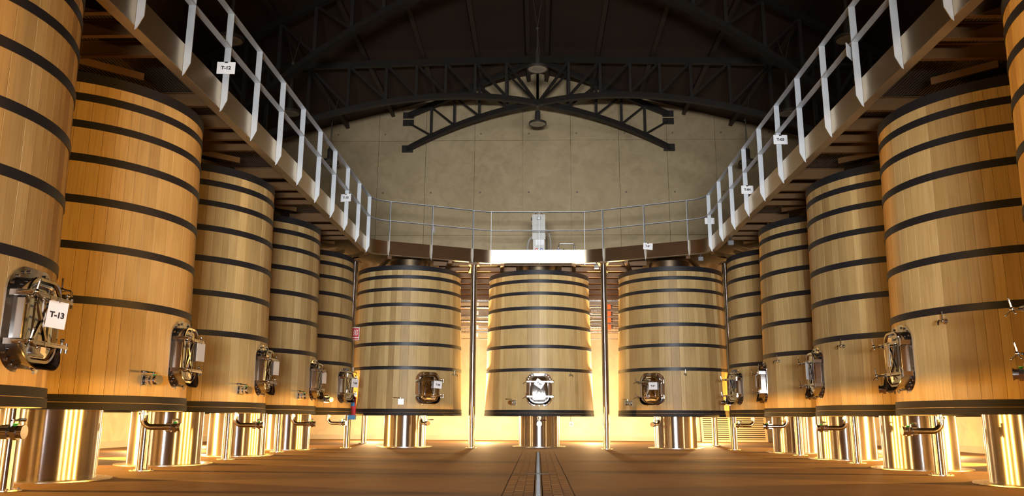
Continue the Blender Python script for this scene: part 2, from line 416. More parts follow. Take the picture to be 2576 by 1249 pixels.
# --- manway door (local: +X outward, Y tangential, Z up), centred at z .737
def rrect(wy, hz, r, n=6):
    pts = []
    for cy, cz, a in ((wy/2-r, hz/2-r, 0), (-wy/2+r, hz/2-r, pi/2), (-wy/2+r, -hz/2+r, pi), (wy/2-r, -hz/2+r, 1.5*pi)):
        for k in range(n+1):
            b_ = a+pi/2*k/n; pts.append((cy+r*cos(b_), cz+r*sin(b_)))
    return pts
DZ = .737
def surf(y, off): return sqrt(rad(DZ)**2-y*y)+off
def L3(pts, f): return [(f(y, z), y, z+DZ) for y, z in pts]
X0 = rad(DZ)
bm = B(); o_, i_ = rrect(.72, .905, .21, 8), rrect(.55, .72, .17, 8)
loft(bm, [L3(i_, lambda y, z: surf(y, -.005)), L3(o_, lambda y, z: surf(y, -.005)), L3(o_, lambda y, z: surf(y, .012)), L3(i_, lambda y, z: surf(y, .012)), L3(i_, lambda y, z: surf(y, -.005))])
man = obj('manway_flange', bm, STEEL, tank, True)
bm = B()
loft(bm, [L3(i_, lambda y, z: surf(y, .0)), L3(rrect(.555, .725, .17, 8), lambda y, z: X0+.085), L3(rrect(.515, .685, .15, 8), lambda y, z: X0+.085), L3(rrect(.51, .68, .15, 8), lambda y, z: surf(y, 0))])
obj('manway_collar', bm, STEEL, man, True)
bm = B()
loft(bm, [L3(rrect(.56, .73, .17, 8), lambda y, z: X0+.087), L3(rrect(.575, .745, .175, 8), lambda y, z: X0+.1), L3(rrect(.56, .73, .17, 8), lambda y, z: X0+.112),
          L3(rrect(.51, .68, .15, 8), lambda y, z: X0+.112), L3(rrect(.47, .64, .13, 8), lambda y, z: X0+.092), L3(rrect(.44, .60, .12, 8), lambda y, z: X0+.094)], False, True)
obj('door_panel', bm, DOORM, man, True)
bm = B()
for s in (-1, 1):
    bar(bm, (X0+.1, -.105*s, DZ+.165), (X0+.1, .105*s, DZ-.165), .014, .03)
    bar(bm, (X0+.098, .125*s, DZ+.19), (X0+.098, .125*s, DZ-.19), .014, .012)
obj('pressed_cross', bm, DOORM, man)
bm = B()
for y, z in rrect(.64, .82, .19, 4):
    a = atan2(y, X0); x = surf(y, .012)
    rod(bm, (x-.002, y, DZ+z), (x+.016, y, DZ+z), .014, 8)
obj('flange_bolt', bm, STEEL, man, kind='stuff')
for zz in (.205, -.205):
    bm = B(); bar(bm, (X0+.14, -.36, DZ+zz), (X0+.14, .40, DZ+zz), .034, .022)
    bar(bm, (X0+.15, -.36, DZ+zz+.02), (X0+.15, .38, DZ+zz+.02), .008, .008); rod(bm, (X0+.112, 0, DZ+zz), (X0+.16, 0, DZ+zz), .02, 8)
    obj('clamp_bar', bm, STEEL, man)
    bm = B()
    box(bm, (X0+.065, .335, DZ+zz), (.16, .014, .06)); rod(bm, (X0+.13, .335, DZ+zz-.05), (X0+.13, .335, DZ+zz+.06), .012, 8); ball(bm, (X0+.13, .335, DZ+zz+.065), .02)
    rod(bm, (X0+.14, .40, DZ+zz-.045), (X0+.14, .40, DZ+zz+.045), .014, 8)
    obj('hinge_clevis', bm, STEEL, man)
    bm = B()
    box(bm, (X0+.06, -.335, DZ+zz), (.15, .014, .05)); rod(bm, (X0+.07, -.365, DZ+zz), (X0+.215, -.365, DZ+zz), .013, 8); ball(bm, (X0+.215, -.365, DZ+zz), .026)
    for a in (pi/2, pi/2+2.1, pi/2-2.1):
        e_ = Vector((X0+.235, -.365+.10*cos(a), DZ+zz+.10*sin(a))); rod(bm, (X0+.215, -.365, DZ+zz), e_, .010, 8, .008); ball(bm, e_, .012)
    obj('star_handle', bm, STEEL, man, True)
# chute lip round the lower half of the door
bm = B(); lp = [p_ for p_ in rrect(.60, .77, .19, 8)]
low = [(y, z) for y, z in lp if z < -.13]; low.sort(key=lambda p_: atan2(p_[1]+.13, p_[0]) if True else 0)
def out(p_, d): 
    v = Vector((p_[0], p_[1]+.13)); l = v.length
    return (p_[0]*(1+d/l), -.13+(p_[1]+.13)*(1+d/l))
loft(bm, [[(surf(p_[0], .014), p_[0], p_[1]+DZ) for p_ in [out(q, -.01) for q in low]],
          [(X0+.07, p_[0], p_[1]+DZ) for p_ in [out(q, .0) for q in low]],
          [(X0+.085+.10*max(0, -(q[1]+.13)/.26), *(lambda p_: (p_[0], p_[1]+DZ))(out(q, .035))) for q in low],
          [(X0+.08+.10*max(0, -(q[1]+.13)/.26), *(lambda p_: (p_[0], p_[1]+DZ))(out(q, .043))) for q in low],
          [(X0+.065, p_[0], p_[1]+DZ) for p_ in [out(q, .01) for q in low]],
          [(surf(p_[0], .013), p_[0], p_[1]+DZ) for p_ in [out(q, .008) for q in low]]], closed=False)
obj('chute_lip', bm, DARKST, man, True)
# --- racking valve left of the door, tasting tap to the right, bottom drain under the door
def valve_parts(parent, org, ax, lev, name_body, green=True):
    """butterfly valve along ax at org, lever towards lev"""
    org, ax, lev = Vector(org), Vector(ax).normalized(), Vector(lev).normalized(); up = Vector((0, 0, 1))
    bm = B()
    rod(bm, org, org+ax*.05, .062, 16); rod(bm, org+ax*.05, org+ax*.085, .045, 12); rod(bm, org+ax*.085, org+ax*.125, .068, 8); rod(bm, org+ax*.125, org+ax*.16, .052, 16)
    rod(bm, org+ax*.16, org+ax*.175, .06, 16)
    for k in range(4):
        a = pi/4+k*pi/2; sd = ax.cross(up); q = org+(cos(a)*sd+sin(a)*up)*.06
        rod(bm, q-ax*.01, q+ax*.06, .010, 6)
    b_ = obj(name_body, bm, STEEL, parent, True)
    c = org+ax*.065+up*.05
    bm = B(); rod(bm, c-up*.02, c+up*.055, .014, 8); rod(bm, c+up*.045-lev*.02, c+up*.05+lev*.19, .009, 8); rod(bm, c+up*.05+lev*.10, c+up*.05+lev*.20, .014, 8)
    obj('lever', bm, STEEL, b_, True)
    if green:
        bm = B(); rod(bm, c+up*.014+ax*.03, c+up*.022+ax*.03, .026, 12); obj('green_disc', bm, GREEN, b_)
    return b_
av = radians(-26.5); d = Vector((cos(av), sin(av), 0)); tdir = Vector((-sin(av), cos(av), 0)); r_ = rad(.37)
v = valve_parts(tank, d*(r_+.05)+Vector((0, 0, .37)), d, -tdir, 'racking_valve')
bm = B(); rod(bm, d*(r_-.02)+Vector((0, 0, .37)), d*(r_+.05)+Vector((0, 0, .37)), .045, 16); box(bm, d*(r_+.012)+Vector((0, 0, .37)), (.02, .15, .15), Matrix.Rotation(av, 3, 'Z')); obj('valve_plate', bm, STEEL, v)
at_ = radians(33); d = Vector((cos(at_), sin(at_), 0)); tdir = Vector((-sin(at_), cos(at_), 0)); r_ = rad(1.15); up = Vector((0, 0, 1)); o0 = d*r_+up*1.15
bm = B(); rod(bm, o0-d*.02, o0+d*.10, .016, 10); rod(bm, o0, o0+d*.012, .035, 14); ball(bm, o0+d*.06, .026); tube(bm, [o0+d*.10, o0+d*.13, o0+d*.15-up*.02, o0+d*.155-up*.06], .011, 8)
tp = obj('tasting_tap', bm, STEEL, tank, True)
bm = B(); rod(bm, o0+d*.06, o0+d*.06+up*.12, .009, 8); obj('tap_lever', bm, STEEL, tp)
bm = B(); X = Vector((1, 0, 0)); q0 = Vector((1.18, 0, 0))
pts = [q0+Vector((0, 0, .05)), q0+Vector((0, 0, -.09))]+[q0+Vector((.12-.12*cos(a), 0, -.09-.12*sin(a))) for a in [pi/2*k/7 for k in range(1, 8)]]+[q0+Vector((.33, 0, -.21))]
tube(bm, pts, .04, 14); rod(bm, q0+Vector((0, 0, -.055)), q0+Vector((0, 0, -.02)), .058, 12); rod(bm, q0+Vector((.315, 0, -.21)), q0+Vector((.33, 0, -.21)), .06, 14)
dp = obj('drain_pipe', bm, STEEL, tank, True)
valve_parts(dp, q0+Vector((.33, 0, -.21)), X, (.0, 1, .0), 'drain_valve')

TANKS = [('T13', -6.04, 6.647, 5), ('T12', -6.427, 10.549, 5), ('T11', -6.527, 14.141, 3), ('T10', -6.559, 17.589, 4), ('T09', -6.582, 21.121, -12),
         ('T08', -3.877, 23.64, -59), ('T07', .03, 24.374, -90), ('T06', 3.98, 23.824, -121), ('T05', 6.641, 21.15, -169), ('T04', 6.6, 17.764, 169), ('T03', 6.582, 14.359, 174),
         ('T02', 6.526, 10.916, 176), ('T01', 6.224, 7.077, 178)]
LAB = {'T13': 'oak wine tank cut off by the left edge, its door tag reads T-13', 'T12': 'oak wine tank on the left, second from the left edge, under the T-12 railing card',
       'T11': 'third oak wine tank from the left edge, behind the T-12 tank', 'T10': 'fourth oak wine tank from the left edge, narrow view between two others',
       'T09': 'rearmost oak wine tank of the left row, beside the red flame sign', 'T08': 'oak wine tank at the hall end, left of the centre one, door tag T-08',
       'T07': 'oak wine tank in the exact middle of the hall end, tilted tag on door', 'T06': 'oak wine tank at the hall end, right of the centre one, door tag T-06',
       'T05': 'rearmost oak wine tank of the right row, mostly hidden, door tag T-05', 'T04': 'right row oak wine tank, second from the hall end, tilted blank tag on door',
       'T03': 'right row oak wine tank, third from the hall end, tall T-03 tag', 'T02': 'big oak wine tank on the right with blank clear sleeve on its door',
       'T01': 'oak wine tank cut off by the right edge of the picture'}
tree = tree_of(tank); roots = {}
for i, (n, x, y, a) in enumerate(TANKS):
    o = tank if i == 0 else copy_tree(tank, None, tree)
    o.location = (x, y, ZB); o.rotation_euler = (0, 0, radians(a)); tag(o, LAB[n], 'wine tank', 'oak wine tanks'); roots[n] = (x, y, radians(a))

# door tags
def door_tag(n, txt, y, z, w_, h_, roll, yawd, m, label, xo=.165, ts=.07):
    x0, y0, a = roots[n]
    d = Vector((cos(a), sin(a), 0)); t_ = Vector((-sin(a), cos(a), 0))
    p_ = Vector((x0, y0, ZB))+d*(X0+xo)+t_*y+Vector((0, 0, DZ+z))
    e = thing('tank_tag', label, 'tag', p_, 0, 'tank tags on doors')
    e.rotation_euler = (Matrix.Rotation(a+radians(90+yawd), 3, 'Z') @ Matrix.Rotation(radians(roll), 3, 'Y')).to_euler()   # local -Y faces outwards, X to the viewer's right
    bm = B(); box(bm, (0, 0, -h_/2), (w_, .004, h_)); obj('card', bm, m, e)
    bm = B(); tube(bm, [(0, 0, .03), (.012, -.004, .015), (0, -.006, -.01), (-.012, -.004, .015)], .003, 6, True); obj('tag_tie', bm, CABLE, e)
    if txt:
        o = obj('lettering', text_mesh(txt, ts, INK, .0006, .0034), None, e, loc=(0, -.0035, -h_*.52)); o.rotation_euler = (pi/2, 0, 0)
    return e
door_tag('T13', 'T-13', .13, .19, .18, .24, 4, -32, WHITE, 'plastic tag reading T-13 hanging from the leftmost tank door', .165)
door_tag('T12', '', .25, .19, .22, .25, 0, -10, PLASTIC, 'crumpled clear tag hanging from the door bar of the second left tank', .165)
door_tag('T11', '', .25, .19, .22, .25, 0, -10, PLASTIC, 'clear tag hanging from the door bar of the third left tank', .165)
door_tag('T10', '', .25, .19, .22, .25, 0, -12, PLASTIC, 'small clear tag on the door of the fourth left tank', .165)
door_tag('T09', 'T-09', .25, .19, .24, .22, 4, -22, WHITE, 'white tag T-09 on the rearmost left tank door', .165)
door_tag('T08', 'T-08', .23, .20, .26, .20, 5, 6, WHITE, 'white tag reading T-08 on a tank door', .165)
door_tag('T07', 'T-07', .06, .24, .25, .20, 33, 0, PLASTIC, 'shiny tag hanging askew on the middle tank door', .165)
door_tag('T06', 'T-06', .10, .19, .26, .20, 0, -4, WHITE, 'white tag reading T-06 on a tank door', .165)
door_tag('T05', 'T-05', -.02, .20, .24, .22, 0, -20, WHITE, 'white tag T-05 on the rearmost right tank door', .165)
door_tag('T04', '', .02, .14, .22, .26, -14, -8, WHITE, 'blank white tag hanging tilted on a right row door', .165)
door_tag('T03', 'T-03', .0, .20, .23, .30, 0, -22, WHITE, 'tall white tag T-03 on a right row tank door', .165)
door_tag('T02', '', .02, .20, .24, .30, 2, -10, PLASTIC, 'clear empty sleeve hanging on the large right tank door', .165)

# ------------------------------------------------------------------ support columns
def column(x, y, h, label, r=.09):
    c = thing('support_column', label, 'column', (x, y, 0), 0, 'steel support columns')
    bm = B(); lathe(bm, [(r, .012), (r, h)], 32, True); obj('shaft', bm, FOOTM, c, True)
    bm = B(); lathe(bm, [(.005, 0), (r+.085, 0), (r+.085, .014), (.005, .014)], 32); obj('base_plate', bm, PIPEM, c)
    bm = B()
    for k in range(4):
        a = pi/4+k*pi/2; rod(bm, ((r+.05)*cos(a), (r+.05)*sin(a), .012), ((r+.05)*cos(a), (r+.05)*sin(a), .032), .012, 6)
    obj('anchor_bolt', bm, STEEL, c, kind='stuff')
    bm = B(); box(bm, (0, 0, h+.008), (.30, .30, .016)); box(bm, (0, 0, h+.035), (.22, .22, .04)); obj('head_plate', bm, JOIST, c)
for x, y, l in ((-5.86, 8.9, 'steel column at the left edge, between the first two tanks'), (-6.04, 12.36, 'steel column left side between second and third tank'),
                (-6.1, 15.86, 'steel column left side between third and fourth tank'), (-6.22, 19.36, 'thin looking steel column between fourth and fifth left tank'),
                (-5.25, 22.28, 'steel column carrying the red flame sign'), (-1.87, 22.89, 'steel column left of the middle tank, standing free'),
                (1.89, 22.64, 'steel column right of the middle tank, standing free'), (5.38, 22.66, 'steel column beside the T-06 tank, right of it'),
                (6.14, 19.46, 'steel column right side, near the hall end'), (6.15, 16.08, 'steel column right side between third and fourth tank'),
                (6.08, 12.66, 'steel column right side nearest the camera'), (-5.71, 26.59, 'rear steel column against the end wall glow, left'), (5.67, 26.4, 'rear steel column in front of the slatted panels')):
    column(x, y, 5.2, l)

# ------------------------------------------------------------------ walkway
XF = 4.72
def fillet(poly, rads):
    out_ = [Vector(poly[0])]
    for i in range(1, len(poly)-1):
        p_, a, b_ = Vector(poly[i]), Vector(poly[i-1]), Vector(poly[i+1]); u = (a-p_).normalized(); v_ = (b_-p_).normalized()
        ang = u.angle(v_); r = rads[i-1]; tl_ = r/tan(ang/2); c = p_+(u+v_).normalized()*(r/sin(ang/2))
        s = p_+u*tl_; e = p_+v_*tl_; a0 = atan2(s.y-c.y, s.x-c.x); a1 = atan2(e.y-c.y, e.x-c.x); d_ = (a1-a0+pi) % (2*pi)-pi
        for k in range(9): out_.append(Vector((c.x+r*cos(a0+d_*k/8), c.y+r*sin(a0+d_*k/8))))
    out_.append(Vector(poly[-1])); return out_
poly = [(-XF, -6), (-XF, 21.52), (-1.47, 22.98), (1.47, 22.98), (XF, 21.52), (XF, -6)]
path = fillet(poly, [.68, 1.0, 1.0, .68])
def offs(pts, d_):
    out_ = []
    for i, p_ in enumerate(pts):
        t_ = (pts[min(i+1, len(pts)-1)]-pts[max(i-1, 0)]).normalized(); n_ = Vector((t_.y, -t_.x)); out_.append(p_+n_*d_)   # right of travel = towards the hall
    return out_
def sweep(bm, pts, prof):
    loops = []
    cols = [offs(pts, d_) for d_, z in prof]
    for i in range(len(pts)): loops.append([(cols[k][i].x, cols[k][i].y, prof[k][1]) for k in range(len(prof))])
    loft(bm, loops, True, True)
wk = thing('walkway', 'raised steel walkway above the tanks round three sides of the hall', 'walkway')
bm = B(); sweep(bm, path, [(0, 5.30), (0, 5.69), (-.008, 5.69), (-.008, 5.30)]); obj('fascia', bm, FASCM, wk, True)
bm = B(); sweep(bm, path, [(0.0, 5.29), (0.0, 5.30), (-.14, 5.30), (-.14, 5.29)]); obj('bottom_flange', bm, simple('edge_channel', (.42, .33, .20), .4, .7, None, .05, 20, .2), wk, True)
# deck
inner = offs(path, -.02); bm = B()
for s in (-1, 1):
    pass
outp = []
for p_ in inner:
    if abs(p_.y) < 0 or p_.x <= -XF+.03+.02 and p_.y < 21.0: outp.append(Vector((-WX+.02, p_.y)))
    elif p_.x >= XF-.05 and p_.y < 21.0: outp.append(Vector((WX-.02, p_.y)))
    else:
        dv = (p_-Vector((0, 14))); k_ = min((WY-14.02)/max(dv.y, .1), (WX-.02)/max(abs(dv.x), .1)); outp.append(Vector((0, 14))+dv*k_)
# insert hall corners
inn, ou = [], []
for i, (a, b_) in enumerate(zip(inner, outp)):
    if i and abs(ou[-1].x+WX) < .05 and abs(b_.y-WY) < .05: inn.append((inn[-1]+a)/2); ou.append(Vector((-WX+.02, WY-.02)))
    if i and abs(ou[-1].y-WY) < .05 and abs(b_.x-WX) < .05: inn.append((inn[-1]+a)/2); ou.append(Vector((WX-.02, WY-.02)))
    inn.append(a); ou.append(b_)
loft(bm, [[(a.x, a.y, 5.52), (b_.x, b_.y, 5.52), (b_.x, b_.y, 5.56), (a.x, a.y, 5.56)] for a, b_ in zip(inn, ou)], True, True)
obj('deck', bm, DECKM, wk)
bm = B(); box(bm, (0, 0, 0), (6.3, .075, .012)); box(bm, (0, 0, .20), (6.3, .075, .012)); box(bm, (0, 0, .10), (6.3, .010, .2)); j_me = mesh_of(bm, 'joist', JOIST)
bm = B(); box(bm, (0, 0, 0), (1.0, .075, .012)); box(bm, (0, 0, .20), (1.0, .075, .012)); box(bm, (0, 0, .10), (1.0, .010, .2)); j3 = mesh_of(bm, 'joist', JOIST)
for s in (-1, 1):
    cs = [6.85, 10.549, 14.141, 17.589, 21.0] if s < 0 else [7.08, 10.916, 14.359, 17.764, 21.1]
    ys = []
    for a, b_ in zip([cs[0]-3.6]+cs, cs+[cs[-1]+3.4]):
        mid = (a+b_)/2; ys += [mid-.55, mid, mid+.55]
    for y in ys:
        if y > 21.2: continue
        obj('joist', j_me, None, wk, loc=(s*(XF+.12+3.15), y, 5.306))
    for c in cs:      # trimmers round the tank necks
        x_ = s*6.55
        if 8 < c < 20: obj('joist', j3, None, wk, loc=(s*(XF+.12+.5), c+.36, 5.306))
        for dy in (-1, 1):
            bm = B(); bar(bm, (x_-s*1.15, c+dy*.55, 5.36), (x_-s*.55, c+dy*1.1, 5.36), .04, .10); obj('trimmer', bm, JOIST, wk)
            bm = B(); bar(bm, (x_+s*1.15, c+dy*.55, 5.36), (x_+s*.55, c+dy*1.1, 5.36), .04, .10); obj('trimmer', bm, JOIST, wk)
for y, segs in ((23.46, ((-3.15, 3.25),)), (24.42, ((-3.1, -.68), (.74, 3.25))), (25.5, ((-4.4, 4.4),)), (26.6, ((-5, 5),)), (27.8, ((-6, 6),)), (29.0, ((-7, 7),)), (30.2, ((-8, 8),))):
    for x0, x1 in segs:
        bm = B(); L_ = x1-x0; box(bm, (0, 0, 0), (L_, .09, .012)); box(bm, (0, 0, .20), (L_, .09, .012)); box(bm, (0, 0, .10), (L_, .012, .2))
        obj('cross_beam', bm, JOIST, wk, loc=((x0+x1)/2, y, 5.306))
for s in (-1, 1):
    for (xa, ya_, xb, yb) in ((1.9, 22.95, 2.1, 24.2), (1.05, 23.05, 1.5, 31.2), (2.55, 22.62, 4.2, 31.2), (4.2, 21.95, 7.6, 31.2), (4.75, 21.35, 11.2, 28.5), (4.75, 21.6, 11.2, 24.5)):
        bm = B(); bar(bm, (s*xa, ya_, 5.26), (s*xb, yb, 5.26), .11, .09); obj('radial_beam', bm, JOIST, wk)
    bm = B(); box(bm, (s*1.9, 22.95, 5.245), (.26, .30, .06)); obj('bracket', bm, JOIST, wk)

rl = thing('guard_railing', 'galvanised flat bar railing along the walkway edge', 'railing')
for z, nm in ((6.83, 'top_rail'), (6.265, 'mid_rail')):
    bm = B(); sweep(bm, path, [(.005, z-.006), (.005, z+.006), (.10, z+.006), (.10, z-.006)]); obj(nm, bm, RAILM, rl)
bm = B(); loft(bm, [[(x, yy, z) for x, z in ((.002, 5.24), (.03, 5.27), (.10, 5.42), (.10, 6.824), (.002, 6.824))] for yy in (-.006, .006)], True, True)
post_me = mesh_of(bm, 'post', RAILM)
posts = []
for k in range(-6, 11):
    y = 8.42+1.275*k
    posts.append(((-XF, y), (1, 0))); posts.append(((XF, y), (-1, 0)))
for s in (-1, 1):
    tx, ty = (3.25*s, -(22.98-21.52)*1.0); n_ = Vector((-(22.98-21.52)*s, -3.25)).normalized()
    for f_ in (.16, .51, .86):
        px_ = s*(XF-f_*3.25); py_ = 21.52+f_*1.46
        if f_ == .16: pass
        posts.append(((px_+n_.x*0, py_), tuple(n_)))
    posts.append(((1.38*s, 22.98), (0, -1)))
posts.append(((.04, 22.98), (0, -1)))
for (px_, py_), n_ in posts:
    o = obj('post', post_me, None, rl, loc=(px_, py_, 0)); o.rotation_euler = (0, 0, atan2(n_[1], n_[0]))

# cards hung on the railing
def rail_card(x, y, z, txt, yawd, label, w_=.27, h_=.19, roll=0):
    e = thing('railing_card', label, 'sign card', (x, y, z)); e['group'] = 'cards on the railing'
    e.rotation_euler = (0, radians(roll), radians(yawd))
    bm = B(); box(bm, (0, 0, 0), (w_, .004, h_)); obj('card', bm, WHITE, e)
    bm = B(); box(bm, (0, -.006, h_/2-.008), (.05, .008, .02)); obj('card_clip', bm, STEEL, e)
    if txt:
        o = obj('lettering', text_mesh(txt, .075, INK, .0006, .0036), None, e, loc=(0, -.0035, 0)); o.rotation_euler = (pi/2, 0, 0)
rail_card(-4.67, 10.945, 5.93, 'T-12', 4, 'white card reading T-12 on the left railing')
rail_card(-4.68, 18.565, 6.06, 'T-10', -12, 'white card reading T-10 on the left railing')
rail_card(4.70, 14.77, 6.12, 'T-03', 2, 'white card reading T-03 on the right railing')
rail_card(4.70, 17.325, 5.86, 'T-04', 2, 'white card reading T-04 on the right railing')
rail_card(4.68, 21.195, 6.11, '', 0, 'blank white card behind the last post of the right railing', .26, .17)
rail_card(4.60, 11.01, 6.12, '', 50, 'blank white card seen at an angle, top right railing', .26, .22)
rail_card(3.12, 22.14, 5.61, 'T-06', 8, 'white card reading T-06 at the foot of a curved rail post', .27, .19, 3)
rail_card(-2.98, 22.18, 6.13, '', 80, 'white card seen edge on, on the curved rail left of centre', .2, .2)

# ------------------------------------------------------------------ pendant lamps
def pendant(x, y, z, label, ztop, hook):
    t = thing('pendant_lamp', label, 'lamp', (x, y, z), 0, 'round industrial pendant lamps')
    bm = B(); lathe(bm, [(.30, 0), (.34, .0), (.345, .03), (.335, .075), (.10, .10), (.10, .10)], 40); lathe(bm, [(.30, 0), (.30, .03), (.01, .03)], 40); obj('lamp_housing', bm, LAMPM, t, True)
    bm = B(); lathe(bm, [(.005, .012), (.30, .012)], 40); sh = obj('lens', bm, LENS, t)
    bm = B(); box(bm, (0, 0, .008), (.34, .26, .006), Matrix.Rotation(.5, 3, 'Z')); obj('led_plate', bm, simple('led_plate', (.40, .35, .25), .4), sh)
    bm = B()
    for k in range(4): rod(bm, (.26*cos(k*pi/2+.6), .26*sin(k*pi/2+.6), .004), (.26*cos(k*pi/2+.6), .26*sin(k*pi/2+.6), .016), .014, 8)
    obj('lens_screw', bm, STEEL, sh, kind='stuff')
    bm = B(); lathe(bm, [(.10, .09), (.10, .52), (.085, .54), (.01, .54)], 24); obj('driver_body', bm, LAMPM, t, True)
    bm = B()
    for k in range(3):
        a = k*2.1; p_ = (.06*cos(a), .06*sin(a), .53); rod(bm, p_, (.06*cos(a), .06*sin(a), .62), .014, 6); rod(bm, (.06*cos(a), .06*sin(a), .6), (0, 0, hook), .006, 5)
    rod(bm, (0, 0, .5), (.02, 0, hook), .008, 5)
    bmesh.ops.create_uvsphere(bm, u_segments=8, v_segments=6, radius=.05, matrix=Matrix.Translation((0, 0, hook)))
    rod(bm, (0, 0, hook), (.22, 0, ztop), .008, 5); rod(bm, (0, 0, hook), (-.22, 0, ztop), .006, 5)
    obj('suspension_cable', bm, CABLE, t)
pendant(0, 23.9, 11.85, 'pendant lamp at the top centre, hanging on a long cable', 14.9-11.85, 1.45)
pendant(0, 29.0, 11.93, 'pendant lamp hanging just below the middle of the arched truss', .82, .72)
for y, l, r in ((18.3, 'nearest', 'nearest'), (23.2, 'middle', 'middle'), (28.1, 'farthest', 'farthest')):
    pendant(-7.76, y, 10.12, f'{l} pendant lamp behind the left railing', 12.75-10.12, 1.7); pendant(7.78, y+.3, 10.12, f'{r} pendant lamp behind the right railing', 12.75-10.12, 1.7)

# ------------------------------------------------------------------ walkway equipment
c = thing('control_cabinet', 'tall steel control cabinet with red and blue knobs on the walkway', 'cabinet', (.03, 24.0, 5.56))
bm = B(); box(bm, (0, 0, 1.05), (.40, .25, .80)); bmesh.ops.bevel(bm, geom=bm.edges[:], offset=.008, segments=2, affect='EDGES'); obj('upper_box', bm, CABM, c)
bm = B(); box(bm, (0, .02, .33), (.36, .2, .64)); obj('lower_box', bm, CABM, c)
bm = B(); tube(bm, [(-.1, -.02, 1.45), (-.1, -.02, 1.50), (-.07, -.02, 1.53), (.07, -.02, 1.53), (.1, -.02, 1.50), (.1, -.02, 1.45)], .012, 8); obj('lifting_handle', bm, STEEL, c, True)
bm = B(); box(bm, (0, -.13, 1.32), (.11, .012, .09)); sc_ = obj('display', bm, GREYP, c)
bm = B(); box(bm, (0.0, -.138, 1.32), (.075, .008, .06)); obj('display_glass', bm, WHITE, sc_)
bm = B(); box(bm, (.03, -.09, .58), (.26, .02, .20)); obj('data_sheet', bm, WHITE, c)
for x, m_, nm in ((-.07, RED, 'red_valve_knob'), (.08, DBLUE, 'blue_valve_knob')):
    bm = B(); rod(bm, (x, -.08, .33), (x, -.11, .33), .05, 12); k_ = obj(nm, bm, m_, c)
    bm = B(); rod(bm, (x, -.10, .33), (x, -.125, .33), .02, 10); obj('knob_cap', bm, WHITE, k_)
bm = B(); box(bm, (-.22, 0, 1.33), (.04, .06, .08)); box(bm, (-.215, 0, 1.1), (.03, .05, .06)); obj('side_switch', bm, BLACK, c)
bm = B(); tube(bm, [(-.19, 0, .75)]+[(-.19-.16*sin(a), 0, .38+.37*cos(a)) for a in [pi*k/10 for k in range(1, 10)]]+[(-.19, 0, .01)], .03, 8); obj('coiled_hose', bm, HOSE, c, True)
bm = B(); tube(bm, [(.2, .02, 1.0)]+[(.2+.17*sin(a), .02, .5+.5*cos(a)) for a in [pi*k/10 for k in range(1, 10)]]+[(.2, .02, .01)], .022, 8); obj('coiled_hose', bm, HOSE, c, True)
bm = B(); rod(bm, (.25, 0, .0), (.25, 0, .78), .014, 8); obj('side_pipe', bm, BLACK, c)
c = thing('pump_cart', 'small cart with steel handle and blue hoses right of the cabinet', 'cart', (.88, 24.1, 5.56))
bm = B(); tube(bm, [(-.24, 0, .05), (-.24, 0, .50), (-.23, 0, .54), (-.19, 0, .56), (.19, 0, .56), (.23, 0, .54), (.25, 0, .50), (.27, 0, .05)], .022, 10); obj('push_handle', bm, STEEL, c, True)
bm = B(); box(bm, (0, .1, .12), (.5, .4, .12)); rod(bm, (-.2, -.1, .06), (-.2, .3, .06), .06, 12); rod(bm, (.2, -.1, .06), (.2, .3, .06), .06, 12); obj('cart_base', bm, IRON, c)
bm = B(); tube(bm, [(-.40, -.02, .05), (-.36, -.02, .26), (-.26, -.02, .37), (-.16, -.02, .36), (-.10, -.02, .22), (.0, -.02, .24), (.06, -.02, .32), (.12, -.02, .25), (.18, -.02, .31), (.22, -.02, .2)], .024, 8); obj('blue_hose', bm, DBLUE, c, True)
bm = B(); rod(bm, (-.08, 0, .18), (-.08, 0, .33), .04, 10); rod(bm, (-.08, 0, .33), (-.08, 0, .40), .02, 8); obj('pump_head', bm, IRON, c)
def spot(x, y, z, label):
    t = thing('small_spotlight', label, 'spotlight', (x, y, z), 0, 'small spotlights under the walkway')
    bm = B(); box(bm, (0, 0, -.07), (.13, .10, .11)); obj('spotlight_body', bm, GREYP, t)
    bm = B(); box(bm, (0, .0, .02), (.03, .03, .08)); box(bm, (0, 0, .055), (.08, .05, .01)); obj('mounting_stem', bm, BLACK, t)
spot(1.71, 22.88, 5.23, 'small grey spotlight under the walkway beside the column right of centre')
spot(4.5, 21.75, 5.23, 'small dark spotlight under the right bend of the walkway')
spot(4.85, 19.7, 5.23, 'small black spotlight under the straight right walkway')

